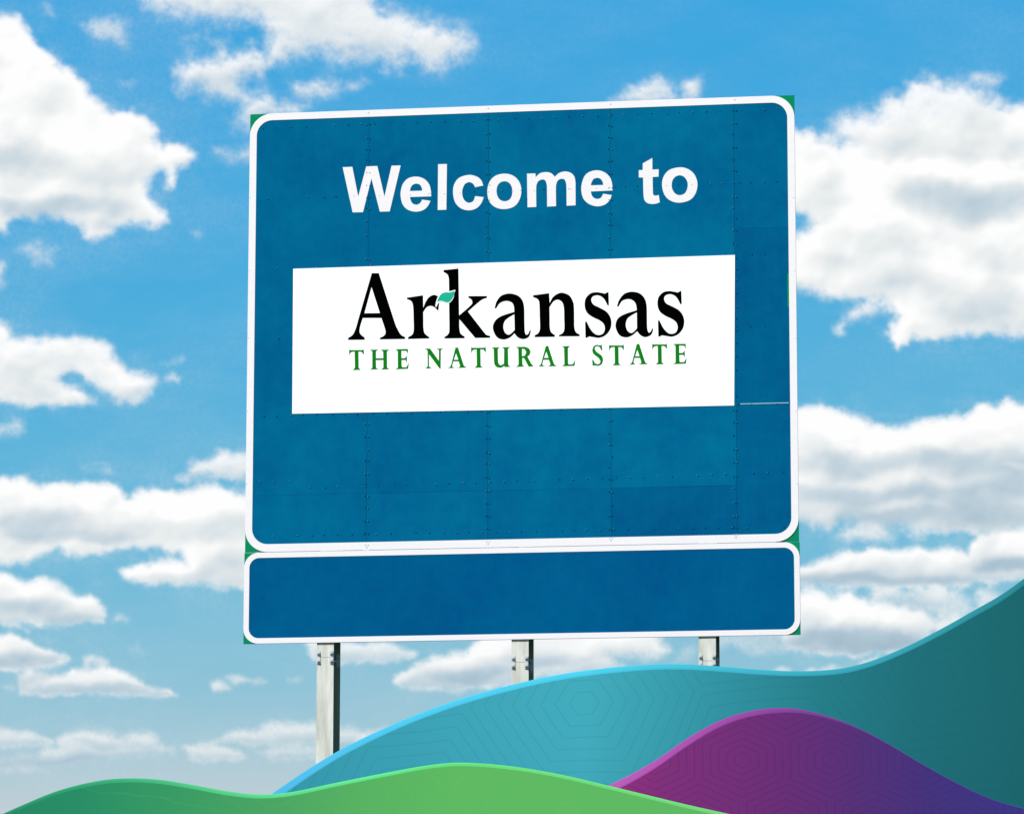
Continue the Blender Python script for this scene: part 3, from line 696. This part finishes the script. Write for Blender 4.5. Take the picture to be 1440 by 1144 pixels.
# tagline
gT = [(93,170),(112,181),(370,180),(382,163),(390,270),(368,240),(340,210),(275,205),(280,530),(290,550),(318,574),(168,578),(200,552),(211,525),(205,205),(140,212),(112,235),(95,272)]
gH = [(518,174),(668,171),(638,195),(630,215),(630,345),(785,345),(783,215),(770,195),(735,174),(892,170),(862,195),(852,215),(855,520),(865,545),(897,562),(745,569),(775,548),(787,525),(787,375),(628,378),(632,525),(642,548),(676,563),(523,571),(553,550),(563,528),(563,215),(550,192)]
gE = [(1035,163),(1275,158),(1282,248),(1258,200),(1235,190),(1145,188),(1145,345),(1225,343),(1257,298),(1260,418),(1232,374),(1148,376),(1150,500),(1165,530),(1250,528),(1293,455),(1282,552),(1038,563),(1070,545),(1080,525),(1078,200),(1065,182)]
gN = [(118,184),(215,178),(398,435),(400,215),(388,195),(356,182),(470,177),(440,198),(430,218),(428,580),(410,575),(190,280),(192,525),(205,550),(243,573),(127,576),(160,552),(172,528),(170,225),(150,200)]
gA = [(735,158),(780,158),(890,500),(905,530),(948,558),(783,563),(812,552),(828,530),(800,432),(685,432),(662,520),(668,545),(698,563),(593,571),(625,545),(645,510)]
gAc = [(742,258),(793,405),(694,405)]
kw = dict(sc=14.4, ox=485, oy=480, poly=True, bold=.22)
GY_ = -.0098
for gl in (gT, gH, gE): film('small_letter', [gl], GY_, .0012, M_gtext, main, **kw)
kw = dict(sc=14.4, ox=590, oy=478, poly=True, bold=.22)
film('small_letter', [gN], GY_, .0012, M_gtext, main, **kw)
film('small_letter', [gA, gAc], GY_, .0012, M_gtext, main, **kw)
film('small_letter', [gT], GY_, .0012, M_gtext, main, dx=957, dy=-17, **kw)
kw = dict(sc=10.286, ox=680, oy=478, poly=True, bold=.22)
film('small_letter', [[(123,112),(233,109),(213,122),(205,140),(210,320),(225,358),(255,370),(300,345),(303,140),(295,122),(273,110),(384,105),(360,120),(352,138),(357,355),(366,375),(387,387),(308,391),(305,368),(275,392),(240,401),(195,392),(168,365),(158,330),(152,140),(145,124)]], GY_, .0012, M_gtext, main, **kw)
film('small_letter', [[(476,105),(600,102),(655,122),(680,168),(668,212),(634,240),(690,345),(722,383),(655,383),(592,264),(560,255),(562,350),(570,372),(590,383),(479,389),(502,370),(512,350),(508,135),(500,118)], [(555,125),(598,132),(624,178),(602,230),(557,240)]], GY_, .0012, M_gtext, main, **kw)
film('small_letter', [[(905,91),(936,91),(1012,330),(1024,355),(1054,377),(943,381),(965,370),(972,350),(948,285),(865,285),(850,350),(856,368),(882,380),(803,381),(825,365),(840,335)], [(908,160),(945,262),(874,264)]], GY_, .0012, M_gtext, main, **kw)
film('small_letter', [[(1141,94),(1250,92),(1228,108),(1220,125),(1222,340),(1235,357),(1290,355),(1308,335),(1327,298),(1316,373),(1143,379),(1166,365),(1175,348),(1170,120),(1160,105)]], GY_, .0012, M_gtext, main, **kw)
kw = dict(sc=9.6, ox=825, oy=475, poly=True, bold=.22)
film('small_letter', [[(205,96),(210,168),(198,165),(180,128),(150,110),(115,120),(108,150),(128,188),(200,240),(215,265),(222,300),(208,350),(185,368),(155,378),(110,370),(85,378),(78,298),(92,305),(112,345),(150,362),(185,345),(190,310),(162,268),(100,222),(84,195),(80,165),(95,120),(118,103),(145,97),(185,107)]], GY_, .0012, M_gtext, main, **kw)
q3 = 2 / 3
film('small_letter', [gT], GY_, .0012, M_gtext, main, kx=q3, dx=308 - 95 * q3, dy=100 - 172 * q3, **kw)
film('small_letter', [gA, gAc], GY_, .0012, M_gtext, main, kx=q3, dx=587 - 595 * q3, dy=88 - 160 * q3, **kw)
film('small_letter', [gT], GY_, .0012, M_gtext, main, kx=q3, dx=890 - 95 * q3, dy=86 - 172 * q3, **kw)
film('small_letter', [gE], GY_, .0012, M_gtext, main, kx=q3, dx=1175 - 1035 * q3, dy=85 - 160 * q3, **kw)

# ---- rivets
rd, rp, rl = MB(), MB(), MB()
def white_at(px, py):
    if px > 1108 or px < 361: return True
    e = (378.2 - (px - 412) / 621 * 19.4, 581.8 - (px - 412) / 621 * 11.6)
    if 412 < px < 1033 and e[0] + .5 < py < e[1] - .3: return None
    return False
def rivet(px, py, r=1.25, lay=0):
    w = white_at(px, py)
    if w is None: return
    x, z = L(px, py)
    if w: rp.dome(x, -.0075, z, r * P_ * .9, .003); return
    rd.dome(x, -.0044, z, r * P_ * .92, .003)
    if random.random() < .3: rl.dome(x - P_ * .9, -.0044, z + P_ * 1.0, .55 * P_, .003, 5)  # tiny pale dome up and left: a glint put in as colour
def row(xa, ya, xb, yb, step=19.5, jit=2.2):
    x = xa
    while x <= xb:
        y = ya + (yb - ya) * (x - xa) / (xb - xa)
        rivet(x + random.uniform(-jit, jit), y + random.uniform(-.8, .8), random.uniform(.95, 1.4)) if random.random() < .92 else None
        x += step
row(372, 181, 1094, 154)
row(377, 280, 480, 276.5); 
for x in (605, 667, 706, 733, 765, 800, 866, 880, 897, 919, 954, 1000, 1016, 1032, 1041, 1056, 1075, 1093): rivet(x, 280 - (x - 377) * .0337, 1.15)
row(372, 378.6, 1093, 357.6, 19)
row(372, 477, 395, 476); row(1038, 460.5, 1094, 459)
row(372, 586, 1094, 567.5, 19)
row(367, 678, 414, 677); row(437, 686.5, 1104, 664.5)
row(365, 754, 1108, 741, 18.5)
for (a, b), ys in zip(seams_px, ((176, 757), (169, 752), (161, 747), (156, 743))):
    y = ys[0]; 
    while y < ys[1]:
        t = (y - 160) / 590; x = a + (b - a) * t
        if random.random() < .85: rivet(x - 2.2, y + random.uniform(-.6, .6), 1.35)
        if random.random() < .85: rivet(x + 2.2, y + random.uniform(-.6, 1.6), 1.35)
        y += random.uniform(15, 20)
    # joint marks on the white border
    for yy in (-8, ):
        X, Z = L(a, 161 - .0353 * (a - 352) + 3.5); rp.dome(X, -.0075, Z, 1.6 * P_, .003)
        X, Z = L(b, ys[1] + 9); rp.dome(X - 2 * P_, -.0075, Z, 1.3 * P_, .004); rp.dome(X + 2 * P_, -.0075, Z, 1.3 * P_, .004); rp.dome(X, -.0075, Z - 3 * P_, 1.6 * P_, .003)
# rivets pressed through the white letters
for (x, y) in ((498, 275.5), (534, 275), (577, 274), (602, 273.3), (625, 272.5), (647, 271.5), (687, 270), (721, 269), (751, 268), (802.5, 266), (838.5, 264.5), (857, 263.5), (937.5, 261), (973, 259.8)):
    X, Z = L(x, y); rp.dome(X, WY, Z, 1.1 * P_, .003)
for y in (278, 380, 475, 578, 680): 
    for xx in (356 - (y - 278) * .012, 1115 + (y - 278) * .012):
        X, Z = L(xx - 4 if xx < 700 else xx + 1, y); rp.dome(X, -.0075, Z, 1.0 * P_, .003)
for b_, nm, mt in ((rd, 'rivets', M_rivd), (rp, 'border_rivets', M_rivp), (rl, 'rivet_glints', M_rivl)):
    tag(b_.build('rivets', mt, main), kind='stuff')

# ---- posts: wide-flange steel sections behind the boards
FWD, DEP, TF, TW = .1225, .255, .011, .009
def post(px, joint_py, first=False):
    xc = L(px, 900)[0]
    p = MB(); yb = TH + .0005
    ztop = ZT - .25; x0, x1 = xc - FWD / 2, xc + FWD / 2
    zj = L(px, joint_py)[1]
    for (za, zb3) in ((-.3, zj - .0012), (zj + .0012, ztop)):
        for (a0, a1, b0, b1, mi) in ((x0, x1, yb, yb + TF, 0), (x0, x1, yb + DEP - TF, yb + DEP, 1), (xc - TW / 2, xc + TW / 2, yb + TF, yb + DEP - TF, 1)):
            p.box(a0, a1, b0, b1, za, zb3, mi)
    o = p.build('post', [M_steel, M_shaded], sign)
    # splice: slotted hinge plates with bolts on both sides of the joint, front and back
    for yy, sgn in ((yb, -1), (yb + DEP - TF, -1)):
        for sx_ in (x0 + .012, x1 - .016):
            w, h = .014, .042
            pl = MB(); pl.prism([(sx_ - w, zj - h), (sx_ - w + .004, zj - h - .006), (sx_ + w - .004, zj - h - .006), (sx_ + w, zj - h), (sx_ + w, zj + h), (sx_ + w - .004, zj + h + .006), (sx_ - w + .004, zj + h + .006), (sx_ - w, zj + h)], yy - .007, yy - .0003)
            pl.build('splice_plate', M_bolt, o)
            for dz in (-.028, .028):
                bo = MB()
                bo.cyl((sx_, yy - .0068, zj + dz), (sx_, yy - .021, zj + dz), .0125, 6)
                bo.cyl((sx_, yy - .0205, zj + dz), (sx_, yy - .030, zj + dz), .006, 8)
                bo.cyl((sx_, yy - .005, zj + dz), (sx_, yy + TF + .018, zj + dz), .0125, 6)
                bo.build('bolt', M_bolt, o)
    # base plate
    bp = MB(); bp.box(xc - .16, xc + .16, yb - .06, yb + DEP + .06, .002, .03); bp.build('base_plate', M_steel, o)
    return o
post(457.2, 923.5); post(731, 930.3); post(994.3, 928.3)

# ------------------------------------------------------------------ waves of the overlay graphic, built as solid panels before the posts
def cat(pts, xs_):
    P = np.array(pts, float); x, y = P[:, 0], P[:, 1]
    n = len(x); h = np.diff(x); dl = np.diff(y) / h
    m_ = np.zeros(n); m_[0], m_[-1] = dl[0], dl[-1]
    m_[1:-1] = (dl[:-1] * h[1:] + dl[1:] * h[:-1]) / (h[1:] + h[:-1])
    k_ = np.clip(np.searchsorted(x, xs_) - 1, 0, n - 2); t = (xs_ - x[k_]) / h[k_]
    h00 = 2*t**3-3*t**2+1; h10 = t**3-2*t**2+t; h01 = -2*t**3+3*t**2; h11 = t**3-t**2
    return h00*y[k_]+h10*h[k_]*m_[k_]+h01*y[k_+1]+h11*h[k_]*m_[k_+1]

def wave(name, label, crest, band, Y, depth, mat, mat_rim):
    """wave of the overlay graphic as a solid panel: crest profile at distance Y, depth metres thick, standing on the ground"""
    xs_ = np.linspace(crest[0][0], crest[-1][0], 420)
    ys = cat(crest, xs_)
    for _ in range(2): ys[1:-1] = (ys[:-2] + 2 * ys[1:-1] + ys[2:]) / 4
    bw = np.interp(xs_, [b[0] for b in band], [b[1] for b in band])
    def W(px, py):
        d = ray(px, py); t = Y / d.y; q_ = EYE + d * t; return q_.x, q_.z
    top = [W(a, b) for a, b in zip(xs_, ys)]
    low = [W(a, b + w) for a, b, w in zip(xs_, ys, bw)]
    cx0 = (top[0][0] + top[-1][0]) / 2
    root = bpy.data.objects.new(name, None); C.objects.link(root); root.location = (cx0, Y, 0); root.empty_display_size = .4
    tag(root, label, 'wave panel')
    n = len(xs_)
    vs, fs = [], []
    rr = .005
    bend = lambda x: .0
    for (x, z) in top:
        x -= cx0; z = max(z, .25)
        vs += [(x, 0, 0), (x, 0, z - rr), (x, rr * .3, z - rr * .3), (x, rr, z), (x, depth - rr, z), (x, depth, z - rr), (x, depth, 0)]
    for i in range(n - 1):
        a, b = i * 7, i * 7 + 7
        for j in range(7):
            fs.append((a + j, b + j, b + (j + 1) % 7, a + (j + 1) % 7))
    fs += [tuple(range(7)), tuple(range((n - 1) * 7 + 6, (n - 1) * 7 - 1, -1))]
    me_ = mesh(name + '_body', vs, fs)
    body = link('panel_body', me_, mat, root)
    # raised crest band
    vs, fs = [], []
    e, t_ = .018, .0014
    for (x, z), (x2, zl) in zip(top, low):
        x -= cx0; zl = min(zl, z - .002)
        z = max(z, .26); zl = max(zl, .255)
        vs += [(x, -.0002, zl), (x, -t_, min(zl + .012, z - .005)), (x, -t_, z - .004), (x, -t_ + .0007, z + .002), (x, depth * .5, z + .002), (x, depth * .5, z - .0003)]
    for i in range(n - 1):
        a, b = i * 6, i * 6 + 6
        for j in range(6): fs.append((a + j, b + j, b + (j + 1) % 6, a + (j + 1) % 6))
    fs += [tuple(range(6)), tuple(range((n - 1) * 6 + 5, (n - 1) * 6 - 1, -1))]
    me2 = mesh(name + '_band', vs, fs)
    bo = link('crest_band', me2, mat_rim, root)
    for o in (body, bo):
        for p_ in o.data.polygons: p_.use_smooth = False
    return root, cx0

def hexlines(m, p, scale, squash, cx, cz, rings, rot=0.0):
    """printed concentric hexagons; returns a 0..1 line mask"""
    v = m.vm('SUBTRACT', p, (cx, 0, cz))
    if rot:
        r_ = m.n('ShaderNodeVectorRotate'); r_.rotation_type = 'Y_AXIS'; r_.inputs['Angle'].default_value = rot
        m.put(r_.inputs['Vector'], v); v = r_.outputs[0]
    v = m.vm('MULTIPLY', v, (1 / scale, 0, squash / scale))
    s_ = m.n('ShaderNodeSeparateXYZ'); m.put(s_.inputs[0], v)
    x, z = s_.outputs[0], s_.outputs[2]
    R3 = math.sqrt(3)
    def cell(ox, oz):
        a = m.m('SUBTRACT', m.m('FLOORED_MODULO', m.m('ADD', x, ox + .5), 1.0), .5)
        b = m.m('SUBTRACT', m.m('FLOORED_MODULO', m.m('ADD', z, oz + R3 / 2), R3), R3 / 2)
        a = m.m('ABSOLUTE', a); b = m.m('ABSOLUTE', b)
        return m.m('MAXIMUM', a, m.m('ADD', m.m('MULTIPLY', a, .5), m.m('MULTIPLY', b, R3 / 2)))
    d = m.m('MINIMUM', cell(0, 0), cell(.5, R3 / 2))
    f = m.m('FRACT', m.m('MULTIPLY', d, rings * 2.0))
    w = m.m('ABSOLUTE', m.m('SUBTRACT', f, .5))
    return m.rng(w, .40, .48, 0, 1, True)

def across(m, p, xa, xb, stops):
    s_ = m.n('ShaderNodeSeparateXYZ'); m.put(s_.inputs[0], p)
    return m.ramp(m.rng(s_.outputs[0], xa, xb), stops)

KH = (1.05, 1.09, 1.17)
def bh(r, g_, b): return tuple(min(.9, c_ / k_) for c_, k_ in zip(lin(r, g_, b), KH))
def xw(px, Y, cx): return (px - 720) / FOCAL * Y / cp - cx
# teal
Y1, Y2, Y3 = 27.6, 26.4, 25.2
teal = [(230,1230),(300,1174),(340,1146),(382,1116),(435,1080),(475,1056),(550,1019.5),(625,990),(720,962.5),(785,948.5),(870,937.5),(930,933.5),(970,934),(1020,937.5),(1070,941.5),(1120,943.5),(1155,942.5),(1190,938.5),(1230,927.5),(1270,911),(1320,886),(1370,858),(1410,835),(1440,813.5),(1500,764),(1580,690),(1680,610),(1780,560),(1900,540),(2050,580),(2200,690),(2350,860),(2480,1040),(2560,1150)]
purple = [(640,1235),(720,1185),(800,1138),(852,1106),(885,1090),(920,1070),(970,1036),(1010,1014),(1045,1002),(1090,995.5),(1120,996.5),(1160,1005.5),(1200,1020),(1245,1043),(1295,1072.5),(1345,1100),(1390,1121),(1440,1136),(1520,1148),(1640,1152),(1800,1130),(1950,1140),(2100,1200),(2250,1290)]
green = [(-900,1400),(-760,1290),(-600,1180),(-500,1148),(-420,1150),(-300,1190),(-180,1205),(-60,1172),(6,1143),(32,1131.5),(80,1112),(121,1101),(153,1095.5),(182,1094),(224,1096),(272,1103.5),(319,1112),(351,1116),(383,1116.5),(415,1112.5),(460,1103),(550,1085),(600,1076),(640,1072),(675,1073),(720,1077.3),(785,1088),(852,1103.5),(920,1120),(970,1132),(1020,1143),(1100,1160),(1220,1182),(1400,1190),(1560,1170),(1720,1190),(1880,1260),(2000,1340)]

def cxof(crest, Y):
    f = lambda px, py: (EYE + ray(px, py) * (Y / ray(px, py).y)).x
    return (f(*crest[0]) + f(*crest[-1])) / 2
def zat(px, py, Y):
    d = ray(px, py); return (EYE + d * (Y / d.y)).z
sc1, sc2, sc3 = (Y / FOCAL / cp for Y in (Y1, Y2, Y3))
cT, cP, cG = cxof(teal, Y1), cxof(purple, Y2), cxof(green, Y3)
def grad(xs_, cols): 
    lo_, hi_ = xs_[0], xs_[-1]
    return [((x - lo_) / (hi_ - lo_), c_) for x, c_ in zip(xs_, cols)]

m = NT('teal_paint'); p = m.obj()
px_ = [383, 560, 820, 1000, 1150, 1280, 1440]
colr = across(m, p, xw(383, Y1, cT), xw(1440, Y1, cT), grad(px_, [bh(52, 146, 168), bh(58, 155, 176), bh(64, 166, 184), bh(50, 144, 160), bh(36, 122, 134), bh(30, 108, 118), bh(26, 98, 106)]))
wob = m.vm('ADD', p, m.vm('MULTIPLY', m.vm('SUBTRACT', m.noise(p, .9, 1, .4, col=True), (.5, .5, .5)), (.16, 0, .16)))
ln = hexlines(m, wob, 287 * sc1, 1.0, xw(820, Y1, cT), zat(820, 985, Y1), 8.4, .60)
m.base(m.mix(m.m('MULTIPLY', ln, .12), colr, c4(bh(22, 84, 98)))); m.set(.75, 0, .03)
M_teal = m.mat
m = NT('teal_band_paint'); p = m.obj()
m.base(across(m, p, xw(383, Y1, cT), xw(1440, Y1, cT), grad(px_, [bh(82, 186, 232), bh(80, 200, 240), bh(78, 206, 238), bh(68, 186, 212), bh(60, 168, 190), bh(56, 158, 176), bh(44, 132, 146)])))
m.set(.75, 0, .03); M_tealr = m.mat
wave('overlay_wave', 'tall teal wave of the overlay graphic with pale blue crest, in front of the sign posts', teal,
     [(230, 14), (383, 13), (475, 10), (560, 8.5), (720, 7.6), (930, 7.2), (1120, 6.4), (1230, 7.4), (1320, 8), (1440, 9), (1900, 9)], Y1, .5, M_teal, M_tealr)

m = NT('purple_paint'); p = m.obj()
px_ = [862, 940, 1090, 1200, 1300, 1440]
colr = across(m, p, xw(862, Y2, cP), xw(1440, Y2, cP), grad(px_, [bh(142, 46, 124), bh(124, 46, 120), bh(104, 44, 116), bh(84, 46, 118), bh(66, 48, 122), bh(58, 52, 132)]))
ln = hexlines(m, p, 122 * sc2, 1.25, xw(1040, Y2, cP), zat(1040, 1068, Y2), 5.5)
m.base(m.mix(m.m('MULTIPLY', ln, .32), colr, c4(bh(58, 28, 92)))); m.set(.75, 0, .03)
M_purple = m.mat
m = NT('purple_band_paint'); p = m.obj()
m.base(across(m, p, xw(862, Y2, cP), xw(1440, Y2, cP), grad(px_, [bh(188, 92, 186), bh(176, 82, 178), bh(142, 66, 158), bh(100, 62, 144), bh(74, 66, 140), bh(68, 70, 146)])))
m.set(.75, 0, .03); M_purpler = m.mat
wave('overlay_wave', 'purple to indigo wave of the overlay graphic with fine hexagon lines and magenta crest', purple,
     [(640, 11), (862, 11), (970, 10), (1040, 7.5), (1090, 6.5), (1130, 4.5), (1165, 3), (1230, 1.4), (1440, 1.4), (1800, 1.4)], Y2, .5, M_purple, M_purpler)

m = NT('green_paint'); p = m.obj()
px_ = [0, 120, 250, 400, 520, 640, 1020]
colr = across(m, p, xw(0, Y3, cG), xw(1020, Y3, cG), grad(px_, [bh(34, 128, 98), bh(38, 136, 100), bh(54, 148, 98), bh(74, 160, 96), bh(86, 172, 96), bh(92, 178, 96), bh(92, 178, 96)]))
h = m.noise(m.vm('MULTIPLY', p, (1.0, 0, 1.7)), 1.1, 1.5, .4)
w = m.m('ABSOLUTE', m.m('SUBTRACT', m.m('FRACT', m.m('MULTIPLY', h, 13)), .5))
m.base(m.mix(m.rng(w, .46, .49, 0, .08, True), colr, c4(bh(124, 200, 120)))); m.set(.75, 0, .03)
M_gr = m.mat
m = NT('green_band_paint'); p = m.obj()
m.base(across(m, p, xw(0, Y3, cG), xw(1020, Y3, cG), grad(px_, [bh(40, 142, 110), bh(52, 162, 118), bh(76, 190, 132), bh(98, 218, 146), bh(104, 230, 148), bh(106, 222, 130), bh(120, 212, 122)])))
m.set(.75, 0, .03); M_grr = m.mat
wave('overlay_wave', 'low green wave of the overlay graphic with bright green crest, nearest along the bottom', green,
     [(-420, 5), (0, 4.5), (180, 5.2), (320, 5.4), (383, 5), (640, 4.4), (1020, 4.6), (1400, 5)], Y3, .5, M_gr, M_grr)
